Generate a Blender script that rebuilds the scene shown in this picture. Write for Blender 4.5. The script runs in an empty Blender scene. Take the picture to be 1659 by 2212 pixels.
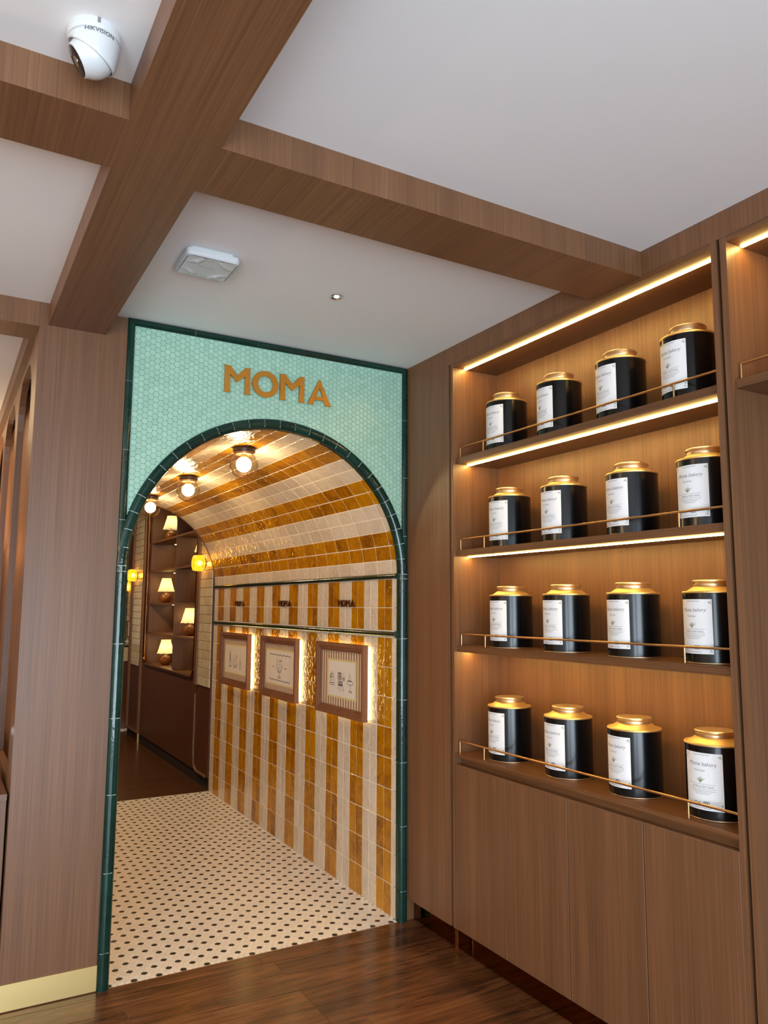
import bpy, bmesh, math, random
from mathutils import Vector, Matrix
from mathutils.geometry import tessellate_polygon
rnd = random.Random(7)
PI = math.pi
S = bpy.context.scene
COL = S.collection

# ------------------------------------------------------------------ camera
CX, CY, CZ = -0.63375552, -3.35340768, 1.5
YAW, PIT, ROL = math.radians(29.8003247), math.radians(7.02796951), math.radians(0.32547132)
FPX = 1664.763898
fw = Vector((math.sin(YAW)*math.cos(PIT), math.cos(YAW)*math.cos(PIT), math.sin(PIT)))
rt0 = Vector((math.cos(YAW), -math.sin(YAW), 0))
up0 = rt0.cross(fw)
rt = rt0*math.cos(ROL) + up0*math.sin(ROL)
up = -rt0*math.sin(ROL) + up0*math.cos(ROL)
cam = bpy.data.cameras.new('camera')
cam.sensor_fit = 'VERTICAL'; cam.sensor_height = 36.0; cam.sensor_width = 36.0*1659/2212
cam.lens = FPX/2212*36.0; cam.clip_start = 0.05; cam.clip_end = 60
camo = bpy.data.objects.new('camera', cam); COL.objects.link(camo)
camo.matrix_world = Matrix(((rt.x, up.x, -fw.x, CX), (rt.y, up.y, -fw.y, CY), (rt.z, up.z, -fw.z, CZ), (0, 0, 0, 1)))
S.camera = camo
CAM = Vector((CX, CY, CZ))

# ------------------------------------------------------------------ world, daylight, exposure
w = bpy.data.worlds.new('sky'); S.world = w; w.use_nodes = True
w.node_tree.nodes['Background'].inputs[0].default_value = (0.62, 0.74, 0.95, 1)
w.node_tree.nodes['Background'].inputs[1].default_value = 1.0
def area_light(name, loc, rot, sx, sy, power, color, spread=PI):
    l = bpy.data.lights.new(name, 'AREA'); l.shape = 'RECTANGLE'; l.size = sx; l.size_y = sy
    l.energy = power; l.color = color; l.spread = spread
    o = bpy.data.objects.new(name, l); COL.objects.link(o); o.location = loc; o.rotation_euler = rot
    return o
# daylight falling through the shop window behind the camera
area_light('daylight', (-0.45, -5.46, 1.05), (PI/2+math.radians(12), 0, 0), 1.9, 1.9, 160, (0.75, 0.87, 1.0))
area_light('added_daylight_side', (-2.55, -5.46, 1.05), (PI/2+math.radians(12), 0, 0), 1.6, 1.9, 135, (0.75, 0.87, 1.0))  # light of a second, unseen window, added to brighten the ceiling
S.view_settings.view_transform = 'Standard'; S.view_settings.look = 'None'
S.view_settings.gamma = 1.0; S.view_settings.use_curve_mapping = False
S.view_settings.exposure = 0.0
try:
    S.cycles.use_denoising = True; S.cycles.denoiser = 'OPENIMAGEDENOISE'
    S.cycles.max_bounces = 8; S.cycles.diffuse_bounces = 4; S.cycles.glossy_bounces = 4
    S.cycles.transparent_max_bounces = 12; S.cycles.sample_clamp_indirect = 6.0
    S.cycles.caustics_reflective = False; S.cycles.caustics_refractive = False
except Exception:
    pass

# ------------------------------------------------------------------ mesh builder
class MB:
    def __init__(s): s.v = []; s.f = []; s.m = []
    def quad(s, a, b, c, d, m=0):
        n = len(s.v); s.v += [tuple(a), tuple(b), tuple(c), tuple(d)]; s.f.append((n, n+1, n+2, n+3)); s.m.append(m); return s
    def box(s, x0, x1, y0, y1, z0, z1, m=0):
        n = len(s.v)
        s.v += [(x0,y0,z0),(x1,y0,z0),(x1,y1,z0),(x0,y1,z0),(x0,y0,z1),(x1,y0,z1),(x1,y1,z1),(x0,y1,z1)]
        for q in ((0,3,2,1),(4,5,6,7),(0,1,5,4),(1,2,6,5),(2,3,7,6),(3,0,4,7)):
            s.f.append(tuple(n+i for i in q)); s.m.append(m)
        return s
    def cham(s, x0, x1, y0, y1, z0, z1, c, ax='z', sg=1, m=0):
        """box whose face on side (ax, sg) has chamfered edges"""
        lo = [x0, y0, z0]; hi = [x1, y1, z1]; k = 'xyz'.index(ax); a, b = [i for i in range(3) if i != k]
        base, top = (lo[k], hi[k]) if sg > 0 else (hi[k], lo[k])
        mid = top - c*sg
        rings = []
        for t, ins in ((base, 0), (mid, 0), (top, c)):
            r = []
            for (p, q) in ((lo[a]+ins, lo[b]+ins), (hi[a]-ins, lo[b]+ins), (hi[a]-ins, hi[b]-ins), (lo[a]+ins, hi[b]-ins)):
                v = [0, 0, 0]; v[k] = t; v[a] = p; v[b] = q; r.append(tuple(v))
            rings.append(r)
        n = len(s.v); s.v += rings[0]+rings[1]+rings[2]
        for j in range(2):
            for i in range(4):
                s.f.append((n+4*j+i, n+4*j+(i+1) % 4, n+4*j+4+(i+1) % 4, n+4*j+4+i)); s.m.append(m)
        s.f.append((n+8, n+9, n+10, n+11)); s.m.append(m)
        s.f.append((n+3, n+2, n+1, n)); s.m.append(m)
        return s
    def prism(s, polys, fn, d0, d1, m=0):
        """polys: outer loop + holes in 2d; fn(u, v, d) -> xyz"""
        allp = [p for l in polys for p in l]
        tris = tessellate_polygon([[Vector((p[0], p[1], 0)) for p in l] for l in polys])
        n = len(s.v); k = len(allp)
        s.v += [tuple(fn(p[0], p[1], d0)) for p in allp] + [tuple(fn(p[0], p[1], d1)) for p in allp]
        for t in tris:
            s.f.append((n+t[0], n+t[1], n+t[2])); s.m.append(m)
            s.f.append((n+k+t[2], n+k+t[1], n+k+t[0])); s.m.append(m)
        o = 0
        for l in polys:
            for i in range(len(l)):
                a = n+o+i; b = n+o+(i+1) % len(l); s.f.append((a, b, b+k, a+k)); s.m.append(m)
            o += len(l)
        return s
    def flat(s, polys, fn, m=0):
        allp = [p for l in polys for p in l]
        tris = tessellate_polygon([[Vector((p[0], p[1], 0)) for p in l] for l in polys])
        n = len(s.v); s.v += [tuple(fn(p[0], p[1], 0)) for p in allp]
        for t in tris: s.f.append(tuple(n+i for i in t)); s.m.append(m)
        return s
    def lathe(s, prof, seg=32, c=(0, 0, 0), ax='z', m=0, close=True):
        n = len(s.v); L = len(prof)
        def P(r, h, t):
            u, v = r*math.cos(t), r*math.sin(t)
            return (c[0]+u, c[1]+v, c[2]+h) if ax == 'z' else ((c[0]+h, c[1]+u, c[2]+v) if ax == 'x' else (c[0]+u, c[1]+h, c[2]+v))
        for i in range(seg):
            t = 2*PI*i/seg
            for (r, h) in prof: s.v.append(P(r, h, t))
        for i in range(seg):
            j = (i+1) % seg
            for q in range(L-1):
                s.f.append((n+i*L+q, n+j*L+q, n+j*L+q+1, n+i*L+q+1)); s.m.append(m)
        if close:
            for q in (0, L-1):
                if prof[q][0] > 1e-6:
                    s.f.append(tuple(n+i*L+q for i in range(seg))); s.m.append(m)
        return s
    def tube(s, pts, r, seg=8, m=0, closed=False):
        pts = [Vector(p) for p in pts]; n = len(s.v); K = len(pts)
        for i, p in enumerate(pts):
            if closed: t = (pts[(i+1) % K]-pts[i-1])
            else: t = (pts[min(i+1, K-1)]-pts[max(i-1, 0)])
            t.normalize(); a = Vector((0, 0, 1)) if abs(t.z) < .9 else Vector((1, 0, 0))
            u = t.cross(a).normalized(); v = t.cross(u).normalized()
            for k in range(seg):
                g = 2*PI*k/seg; s.v.append(tuple(p+u*(r*math.cos(g))+v*(r*math.sin(g))))
        R = K if closed else K-1
        for i in range(R):
            j = (i+1) % K
            for k in range(seg):
                l = (k+1) % seg; s.f.append((n+i*seg+k, n+i*seg+l, n+j*seg+l, n+j*seg+k)); s.m.append(m)
        if not closed:
            s.f.append(tuple(n+k for k in range(seg))); s.m.append(m)
            s.f.append(tuple(n+(K-1)*seg+k for k in range(seg))); s.m.append(m)
        return s
    def sweep(s, prof, rings, m=0, caps=True):
        """prof: list of 2d; rings: list of fn(p)->xyz"""
        n = len(s.v); L = len(prof)
        for fn in rings:
            for p in prof: s.v.append(tuple(fn(p)))
        for i in range(len(rings)-1):
            for q in range(L):
                q2 = (q+1) % L
                s.f.append((n+i*L+q, n+i*L+q2, n+(i+1)*L+q2, n+(i+1)*L+q)); s.m.append(m)
        if caps:
            s.f.append(tuple(n+q for q in range(L))); s.m.append(m)
            s.f.append(tuple(n+(len(rings)-1)*L+q for q in range(L))); s.m.append(m)
        return s
    def mesh(s, name, mats, smooth=None, recalc=True):
        me = bpy.data.meshes.new(name); me.from_pydata(s.v, [], s.f)
        for mt in (mats if isinstance(mats, (list, tuple)) else [mats]): me.materials.append(M[mt])
        if len(me.polygons) == len(s.m): me.polygons.foreach_set('material_index', s.m)
        if recalc:
            bm = bmesh.new(); bm.from_mesh(me); bmesh.ops.recalc_face_normals(bm, faces=bm.faces); bm.to_mesh(me); bm.free()
        if smooth:
            me.polygons.foreach_set('use_smooth', [True]*len(me.polygons)); me.set_sharp_from_angle(angle=math.radians(smooth))
        me.update(); return me
    def build(s, name, mats, parent=None, smooth=None, recalc=True, **k):
        return link(name, s.mesh(name, mats, smooth, recalc), parent, **k)

def link(name, me, parent=None, label=None, cat=None, group=None, kind=None, loc=None, rot=None):
    o = bpy.data.objects.new(name, me); COL.objects.link(o)
    if parent is not None: o.parent = parent
    if loc is not None: o.location = loc
    if rot is not None: o.rotation_euler = rot
    tag(o, label, cat, group, kind); return o
def tag(o, label=None, cat=None, group=None, kind=None):
    for k, v in (('label', label), ('category', cat), ('group', group), ('kind', kind)):
        if v: o[k] = v
def thing(name, label, cat, loc=(0, 0, 0), rotz=0, group=None):
    o = bpy.data.objects.new(name, None); COL.objects.link(o); o.empty_display_size = .05
    o.location = loc; o.rotation_euler = (0, 0, rotz); tag(o, label, cat, group); return o
def copy_tree(o, parent=None):
    c = o.copy(); COL.objects.link(c); c.parent = parent
    for ch in list(o.children): copy_tree(ch, c)
    return c
def projarea(p, n, a):
    d = CAM-p; L = d.length
    if (p-CAM).dot(fw) < .1: return 0
    c = n.dot(d)/L
    if c <= 0: return 0
    x = 829.5+FPX*(p-CAM).dot(rt)/(p-CAM).dot(fw); y = 1106-FPX*(p-CAM).dot(up)/(p-CAM).dot(fw)
    if not (-10 < x < 1669 and -10 < y < 2222): return a*c/L/L*1e-4
    return a*c/L/L

# ------------------------------------------------------------------ materials
M = {}
def srgb(r, g, b):
    f = lambda c: (c/255/12.92 if c/255 <= .04045 else ((c/255+.055)/1.055)**2.4)
    return (f(r), f(g), f(b), 1)
class NT:
    def __init__(s, name):
        m = bpy.data.materials.new(name); m.use_nodes = True; M[name] = m; s.m = m; s.t = m.node_tree; s.t.nodes.clear()
        s.out = s.n('ShaderNodeOutputMaterial')
    def n(s, ty, **k):
        nd = s.t.nodes.new(ty)
        for a, b in k.items(): setattr(nd, a, b)
        return nd
    def l(s, a, b): s.t.links.new(a, b)
    def val(s, sock, v):
        if hasattr(v, 'is_linked') or hasattr(v, 'links'): s.l(v, sock)
        else: sock.default_value = v
    def bsdf(s, color=None, rough=.5, metal=0, spec=.5, normal=None, emit=None, es=0):
        b = s.n('ShaderNodeBsdfPrincipled')
        if color is not None: s.val(b.inputs['Base Color'], color)
        s.val(b.inputs['Roughness'], rough); b.inputs['Metallic'].default_value = metal
        b.inputs['Specular IOR Level'].default_value = spec
        if normal is not None: s.l(normal, b.inputs['Normal'])
        if emit is not None:
            b.inputs['Emission Color'].default_value = emit; b.inputs['Emission Strength'].default_value = es
        s.l(b.outputs[0], s.out.inputs[0]); return b
    def pos(s, scale=(1, 1, 1), rnd_off=False):
        g = s.n('ShaderNodeNewGeometry'); mp = s.n('ShaderNodeMapping'); mp.inputs['Scale'].default_value = scale
        s.l(g.outputs['Position'], mp.inputs['Vector']); s.g = g
        if rnd_off:
            r = s.rand(); cx = s.n('ShaderNodeVectorMath', operation='SCALE'); cx.inputs[0].default_value = (13.1, 7.7, 17.3)
            s.l(r, cx.inputs['Scale']); ad = s.n('ShaderNodeVectorMath', operation='ADD')
            s.l(mp.outputs[0], ad.inputs[0]); s.l(cx.outputs[0], ad.inputs[1]); return ad.outputs[0]
        return mp.outputs[0]
    def rand(s):
        """one value per piece: a separate object or a loose island"""
        o = s.n('ShaderNodeObjectInfo'); g = s.n('ShaderNodeNewGeometry')
        a = s.math('ADD', o.outputs['Random'], g.outputs['Random Per Island']); return s.math('FRACT', a)
    def math(s, op, a, b=None, c=None):
        n = s.n('ShaderNodeMath', operation=op)
        s.val(n.inputs[0], a)
        if b is not None: s.val(n.inputs[1], b)
        if c is not None: s.val(n.inputs[2], c)
        return n.outputs[0]
    def noise(s, vec, scale=1, detail=4, rough=.55, dist=0):
        n = s.n('ShaderNodeTexNoise'); n.inputs['Scale'].default_value = scale; n.inputs['Detail'].default_value = detail
        n.inputs['Roughness'].default_value = rough; n.inputs['Distortion'].default_value = dist; s.l(vec, n.inputs['Vector']); return n.outputs[0]
    def ramp(s, fac, stops):
        r = s.n('ShaderNodeValToRGB'); e = r.color_ramp.elements
        while len(e) < len(stops): e.new(.5)
        for i, (p, c) in enumerate(stops): e[i].position = p; e[i].color = c
        s.l(fac, r.inputs[0]); return r.outputs[0]
    def mix(s, fac, a, b, ty='MIX'):
        n = s.n('ShaderNodeMix', data_type='RGBA', blend_type=ty)
        s.val(n.inputs[0], fac); s.val(n.inputs[6], a); s.val(n.inputs[7], b); return n.outputs[2]
    def bump(s, h, strength=.3, dist=.01):
        b = s.n('ShaderNodeBump'); b.inputs['Strength'].default_value = strength; b.inputs['Distance'].default_value = dist
        s.l(h, b.inputs['Height']); return b.outputs[0]
def plain(name, col, rough=.5, metal=0, spec=.5):
    t = NT(name); t.bsdf(col, rough, metal, spec); return t
def emis(name, col, st):
    t = NT(name); e = t.n('ShaderNodeEmission'); e.inputs[0].default_value = col; e.inputs[1].default_value = st; t.l(e.outputs[0], t.out.inputs[0])
def wood(name, c0, c1, c2, rough=.38, horiz='y', vert='z'):
    t = NT(name)
    sc = {'x': (1.8, 240, 240), 'y': (240, 1.8, 240), 'z': (240, 240, 1.8)}
    sb = {'x': (.4, 14, 14), 'y': (14, .4, 14), 'z': (14, 14, .4)}
    g = t.n('ShaderNodeNewGeometry'); sp = t.n('ShaderNodeSeparateXYZ'); t.l(g.outputs['Normal'], sp.inputs[0])
    up_ = t.math('GREATER_THAN', t.math('ABSOLUTE', sp.outputs[2]), .6)
    def two(d):
        a = t.pos(d[vert]); b = t.pos(d[horiz]); m = t.n('ShaderNodeMix', data_type='VECTOR'); t.l(up_, m.inputs[0]); t.l(a, m.inputs[4]); t.l(b, m.inputs[5]); return m.outputs[1]
    n1 = t.noise(two(sc), 1, 6, .62); n2 = t.noise(two(sb), 1, 3, .5, .3)
    f = t.math('ADD', t.math('MULTIPLY', n1, .70), t.math('MULTIPLY', n2, .32))
    c = t.ramp(f, [(.36, c0), (.54, c1), (.72, c2)])
    b = t.bump(n1, .02, .001)
    t.bsdf(c, rough, 0, .6, b)
wood('wood', srgb(97, 64, 41), srgb(120, 81, 52), srgb(139, 97, 65), .44)
wood('wood_h', srgb(90, 57, 32), srgb(114, 74, 43), srgb(136, 92, 56), .4, 'y', 'y')
wood('frame_wood', srgb(112, 70, 45), srgb(146, 96, 63), srgb(170, 118, 82), .42, 'y', 'z')
wood('dark_wood', srgb(74, 42, 24), srgb(92, 54, 31), srgb(110, 68, 42), .36)
plain('groove', srgb(38, 24, 18), .7)
# plank floor
t = NT('plank')
v = t.pos((1.6, 14, 14), True); n1 = t.noise(v, 1, 5, .6, 1.6); n2 = t.noise(t.pos((5, 130, 60), True), 1, 4, .6)
f = t.math('ADD', t.math('MULTIPLY', n1, .8), t.math('MULTIPLY', n2, .3))
c = t.ramp(f, [(.36, srgb(46, 27, 16)), (.52, srgb(86, 52, 30)), (.72, srgb(120, 78, 48))])
hv = t.n('ShaderNodeHueSaturation'); t.l(c, hv.inputs['Color']); t.l(t.math('ADD', t.math('MULTIPLY', t.rand(), .5), .72), hv.inputs['Value'])
t.bsdf(hv.outputs[0], t.math('ADD', t.math('MULTIPLY', n1, .2), .12), 0, .5, t.bump(n2, .08, .003))
plain('plank_joint_highlight', srgb(120, 82, 52), .5)  # paler than the boards: bevel highlight along the joints painted as colour
wood('far_plank', srgb(62, 36, 20), srgb(84, 50, 28), srgb(106, 66, 40), .25, 'x', 'x')
# glazed tiles
def glaze(name, stops, rough=.06, bs=.85, grain=True):
    t = NT(name); v = t.pos((1, 1, 1), True)
    n1 = t.noise(v, 9, 5, .65, .4); n2 = t.noise(v, 60, 3, .6)
    f = t.math('ADD', t.math('ADD', t.math('MULTIPLY', n1, .62), t.math('MULTIPLY', n2, .22)), t.math('MULTIPLY', t.rand(), .22))
    c = t.ramp(f, stops)
    h = t.noise(t.pos((1, 1, 1), True), 30, 3, .5, .8)
    t.bsdf(c, rough, 0, .5, t.bump(h, bs, .0075))
glaze('amber', [(.34, srgb(126, 72, 2)), (.5, srgb(178, 114, 3)), (.66, srgb(200, 136, 7))])
glaze('cream', [(.3, srgb(208, 190, 164)), (.5, srgb(222, 205, 180)), (.7, srgb(232, 218, 196))])
glaze('green_tile', [(.3, srgb(8, 36, 29)), (.5, srgb(13, 48, 39)), (.7, srgb(20, 60, 50))], .1, .1)
glaze('rail_tile', [(.3, srgb(14, 30, 20)), (.5, srgb(22, 42, 28)), (.7, srgb(30, 54, 36))], .1, .1)
glaze('mint', [(.3, srgb(158, 200, 176)), (.5, srgb(170, 211, 188)), (.7, srgb(181, 219, 197))], .32, .03)
glaze('subway', [(.3, srgb(196, 180, 146)), (.5, srgb(214, 200, 168)), (.7, srgb(226, 214, 186))], .07, .25)
glaze('hex_white', [(.3, srgb(240, 230, 216)), (.5, srgb(247, 240, 229)), (.7, srgb(252, 247, 240))], .3, .03)
plain('hex_black', srgb(26, 16, 16), .3)
plain('grout_mint', srgb(104, 150, 134), .9)
plain('grout_white', srgb(244, 232, 210), .9)
plain('grout_pale', srgb(226, 234, 220), .9)
plain('grout_floor', srgb(190, 170, 140), .9)
plain('grout_dark', srgb(92, 74, 48), .9)
# plaster
t = NT('plaster'); n1 = t.noise(t.pos((1, 1, 1)), 120, 3, .6); t.bsdf(srgb(240, 237, 234), .85, 0, .3, t.bump(n1, .05, .002))
plain('white_plastic', srgb(212, 214, 214), .35)
plain('dark_print', srgb(52, 50, 50), .6)
plain('print_grey', srgb(130, 126, 124), .7)
plain('print_green', srgb(140, 146, 112), .7)
plain('paper', srgb(246, 245, 244), .75)
plain('art_paper', srgb(238, 230, 214), .8)
plain('art_yellow', srgb(224, 208, 140), .8)
plain('art_tan', srgb(168, 120, 66), .8)
plain('art_stripe', srgb(228, 216, 198), .8)
plain('ink', srgb(44, 38, 36), .8)
plain('lens_black', srgb(14, 14, 16), .12)
def metal(name, col, rough, bs=0, sc=(1, 1, 1)):
    t = NT(name)
    nrm = t.bump(t.noise(t.pos(sc), 1, 3, .5), bs, .002) if bs else None
    t.bsdf(col, rough, 1, .5, nrm)
metal('brass', srgb(206, 158, 92), .22)
metal('brass_letter', srgb(222, 160, 72), .42, .08, (40, 40, 400))
metal('brass_plate', srgb(236, 206, 140), .42, .04, (6, 6, 6))
metal('kick_bronze', srgb(122, 78, 46), .06)
metal('bronze', srgb(150, 96, 58), .28)
metal('copper_rod', srgb(216, 172, 118), .34)
metal('can_gold', srgb(242, 206, 138), .45, .04, (60, 60, 60))
metal('can_lid', srgb(222, 196, 158), .38)
metal('chrome', srgb(220, 220, 220), .12)
t = NT('can_black'); t.bsdf(srgb(9, 9, 10), .2, 0, .42)
plain('lamp_pot', srgb(142, 84, 36), .25)
plain('lamp_base', srgb(58, 34, 26), .4)
plain('marble', srgb(206, 182, 140), .4)
emis('led', (1.0, .645, .19, 1), 74)
emis('led_frame', (1.0, .70, .24, 1), 9)
emis('bulb', (1.0, .82, .52, 1), 98)
emis('bulb_lamp', (1.0, .72, .34, 1), 24)
emis('bulb_small', (1.0, .70, .30, 1), 30)
emis('spot_bulb', (1.0, .86, .62, 1), 14)
t = NT('shade')
e = t.n('ShaderNodeEmission'); e.inputs[0].default_value = (1, .80, .36, 1); e.inputs[1].default_value = .55
d = t.n('ShaderNodeBsdfTranslucent'); d.inputs[0].default_value = srgb(240, 220, 180)
a = t.n('ShaderNodeAddShader'); t.l(e.outputs[0], a.inputs[0]); t.l(d.outputs[0], a.inputs[1]); t.l(a.outputs[0], t.out.inputs[0])
def glassy(name, tint, glow=None, gs=0):
    t = NT(name); tr = t.n('ShaderNodeBsdfTransparent'); tr.inputs[0].default_value = tint
    gl = t.n('ShaderNodeBsdfGlossy'); gl.inputs['Roughness'].default_value = .03
    fr = t.n('ShaderNodeLayerWeight'); fr.inputs[0].default_value = .5
    fa = t.math('ADD', t.math('MULTIPLY', t.math('POWER', fr.outputs['Facing'], 3.0), .75), .04)
    t.l(t.mix(t.math('POWER', fr.outputs['Facing'], 2.2), tint, (tint[0]*.62, tint[1]*.50, tint[2]*.36, 1) if tint[2] < .9 else tint), tr.inputs[0])
    mx = t.n('ShaderNodeMixShader'); t.l(fa, mx.inputs[0]); t.l(tr.outputs[0], mx.inputs[1]); t.l(gl.outputs[0], mx.inputs[2])
    o = mx.outputs[0]
    if glow:
        e = t.n('ShaderNodeEmission'); e.inputs[0].default_value = glow; e.inputs[1].default_value = gs
        a = t.n('ShaderNodeAddShader'); t.l(o, a.inputs[0]); t.l(e.outputs[0], a.inputs[1]); o = a.outputs[0]
    t.l(o, t.out.inputs[0])
glassy('globe_glass', (1.0, .93, .80, 1))
glassy('pane_glass', (.96, .98, .98, 1))
glassy('amber_glass', (.95, .55, .06, 1), (1, .48, .02, 1), 1.1)

# ------------------------------------------------------------------ dimensions (metres)
W, H = 1.42, 2.742
ZS = 2.648                       # underside of the beams
AX, AZ, RO, RI = .71, 1.665, .712, .665   # arch
XT = 1.378                       # face of the striped passage wall
L = 3.02                         # passage length
YF = -5.3                        # shopfront wall
XL = -3.6

# ------------------------------------------------------------------ floor
def clip(poly, nx, ny, d):       # keep nx*x+ny*y <= d
    out = []
    for i in range(len(poly)):
        a, b = poly[i], poly[(i+1) % len(poly)]
        da, db = nx*a[0]+ny*a[1]-d, nx*b[0]+ny*b[1]-d
        if da <= 0: out.append(a)
        if (da < 0) != (db < 0) and da != db:
            t_ = da/(da-db); out.append((a[0]+(b[0]-a[0])*t_, a[1]+(b[1]-a[1])*t_))
    return out
floor = MB().box(XL, 1.70, YF, 0.0, -.08, -.0012).build('floor', 'plank_joint_highlight', kind='structure')
XY = lambda u, v_, d: (u, v_, d)
sl = -.048; pw = .142
for k in range(-2, 40):
    yt = .045 - pw*k
    x = XL - rnd.random()*1.2
    if k in (1, 2, 3, 4): x = .70-1.26*4 if k in (1, 3, 4) else 1.33-1.26*5
    while x < 1.66:
        x2 = x+1.26
        g = .0013
        f_ = lambda xx, yy: (xx, yy+sl*(xx-.7))
        poly = [f_(x+g, yt-pw+g), f_(x2-g, yt-pw+g), f_(x2-g, yt-g), f_(x+g, yt-g)]
        for c_ in ((1, 0, 1.66), (-1, 0, -XL), (0, 1, 0.0), (0, -1, -YF)): poly = clip(poly, *c_) if poly else poly
        if len(poly) > 2: MB().prism([poly], XY, -.012, 0).build('plank', 'plank', floor)
        x = x2

# hexagon floor of the passage
pf = MB().box(.03, 1.39, 0.0, L, -.08, -.0015).build('floor_passage', 'grout_floor', kind='structure')
def hexpts(R, flat_top, sx=1, sy=1):
    o = 0 if flat_top else PI/6
    return [(R*math.cos(o+i*PI/3)*sx, R*math.sin(o+i*PI/3)*sy) for i in range(6)]
FX, FY = .025, .0209
hp = hexpts(.025/math.sqrt(3)*.945, False, 1, .965)
hex_me = {c: MB().prism([hp], XY, -.003, .0).mesh('floor_hex', c, recalc=True) for c in ('hex_white', 'hex_black')}
cells = []
for r in range(-14, 134):
    for q in range(-6, 52):
        x = .149+FX*(q+(.5 if r % 2 else 0)); y = .271+FY*r
        if not (.047 < x < 1.377 and .008 < y < L-.008): continue
        dark = r % 2 == 0 and q % 2 == 0 and ((r//2)+(q//2)) % 2 == 0
        cells.append((x, y, 'hex_black' if dark else 'hex_white'))
cells.sort(key=lambda c_: -projarea(Vector((c_[0], c_[1], 0)), Vector((0, 0, 1)), 1))
for x, y, c in cells[:300]: link('hex_tile', hex_me[c], pf, loc=(x, y, 0))
mb = MB()
for x, y, c in cells[300:]: mb.prism([hp], lambda u, v_, d: (u+x, v_+y, d), -.003, 0, 0 if c == 'hex_white' else 1)
mb.build('hex_tile_field', ['hex_white', 'hex_black'], pf, kind='stuff')

# ------------------------------------------------------------------ ceiling with beams
ceil = MB().box(XL, 1.75, YF, .02, H, H+.08).build('ceiling', 'plaster', kind='structure')
B1a, B1b = -1.567, -1.333        # beam running along the arch wall
B2a, B2b = -.316, -.091          # beam running towards the arch wall
MB().box(XL, W, B1a, B1b, ZS, H).build('beam', 'wood', ceil)
MB().box(B2a, B2b, B1b+.0008, 0, ZS, H).build('beam', 'wood', ceil)
MB().box(B2a, B2b, YF, B1a-.0008, ZS, H).build('beam', 'wood', ceil)

# ------------------------------------------------------------------ arch wall
def arc(r, a0, a1, n): return [(AX+r*math.cos(math.radians(a0+(a1-a0)*i/n)), AZ+r*math.sin(math.radians(a0+(a1-a0)*i/n))) for i in range(n+1)]
XZ = lambda u, v_, d: (u, d, v_)
outl = [(0, 0), (.04, 0)] + arc(.67, 180, 0, 56) + [(1.38, 0), (W, 0), (W, H), (0, H)]
wb = MB().prism([outl], XZ, .0, .05).build('wall_back', 'grout_mint', kind='structure')
# mint hexagons
P0 = .0249; CXs = .0217
hp2 = hexpts(P0/math.sqrt(3)*.94, True, 1.005, 1)
hm = MB().prism([hp2], XZ, .002, -.0022).mesh('wall_hex', 'mint')
cells = []; cut = []
for i in range(-2, 66):
    for k in range(-4, 46):
        x = .045+CXs*i; z = 2.643-P0*k+(P0/2 if i % 2 else 0)
        if z < AZ-.01 or math.hypot(x-AX, z-AZ) < .699: continue
        if .043 < x < W-.043 and z < H-.043: cells.append((x, z))
        elif .017 < x < W-.017 and z < H-.017:
            p = [(a+x, b+z) for a, b in hp2]
            for c_ in ((-1, 0, -.028), (1, 0, W-.028), (0, 1, H-.028)): p = clip(p, *c_) if p else p
            if len(p) > 2: cut.append(p)
cells.sort(key=lambda c_: -projarea(Vector((c_[0], 0, c_[1])), Vector((0, -1, 0)), 1))
for x, z in cells[:300]: link('hex_tile', hm, wb, loc=(x, 0, z))
mb = MB()
for x, z in cells[300:]: mb.prism([hp2], lambda u, v_, d: (u+x, d, v_+z), .002, -.0022)
for p in cut: mb.prism([p], XZ, .002, -.0022)
mb.build('hex_tile_field', 'mint', wb, kind='stuff')
# white joints behind the green trim
mb = MB()
rg = arc(.7055, 0, 180, 56); ri = arc(.6725, 180, 0, 56)
mb.prism([rg+ri], XZ, .001, -.0145)
for sx in (-1, 1):
    x0 = AX+sx*.7055; x1 = AX+sx*.6725
    mb.box(min(x0, x1), max(x0, x1), -.0145, .001, 0, AZ)
    xa = AX+sx*.7065; xb = AX+sx*.686
    mb.box(min(xa, xb), max(xa, xb), -.0095, .001, 1.75, H-.004)
mb.box(.004, W-.004, -.0095, .001, H-.024, H-.004)
mb.build('grout', 'grout_pale', wb)
# bullnose trim around the opening: profile in (radius, y)
bp_ = [(.712, .001), (.7115, -.009), (.707, -.0155), (.699, -.0195), (.689, -.021), (.679, -.0195), (.671, -.0155), (.6655, -.009), (.6635, .001), (.6635, .018), (.668, .018), (.668, .001)]
da = 180/28
def polar(a):
    a = math.radians(a); return lambda p: (p[0]*math.cos(a), p[1], p[0]*math.sin(a))
gm = .125
piece = MB().sweep(bp_, [polar(gm), polar(da/2), polar(da-gm)]).mesh('bullnose', 'green_tile', smooth=50)
for i in range(28): link('arch_trim', piece, wb, loc=(AX, 0, AZ), rot=(0, -math.radians(da*i), 0))
zj = [AZ, 1.642, 1.343, 1.043, .742, .441, .141, 0.0]
for sx in (-1, 1):
    for a, b in zip(zj[1:], zj[:-1]):
        MB().sweep(bp_, [lambda p, z=a+.0014: (AX+sx*p[0], p[1], z), lambda p, z=b-.0014: (AX+sx*p[0], p[1], z)]).build('jamb_trim', 'green_tile', wb, smooth=50)
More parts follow.
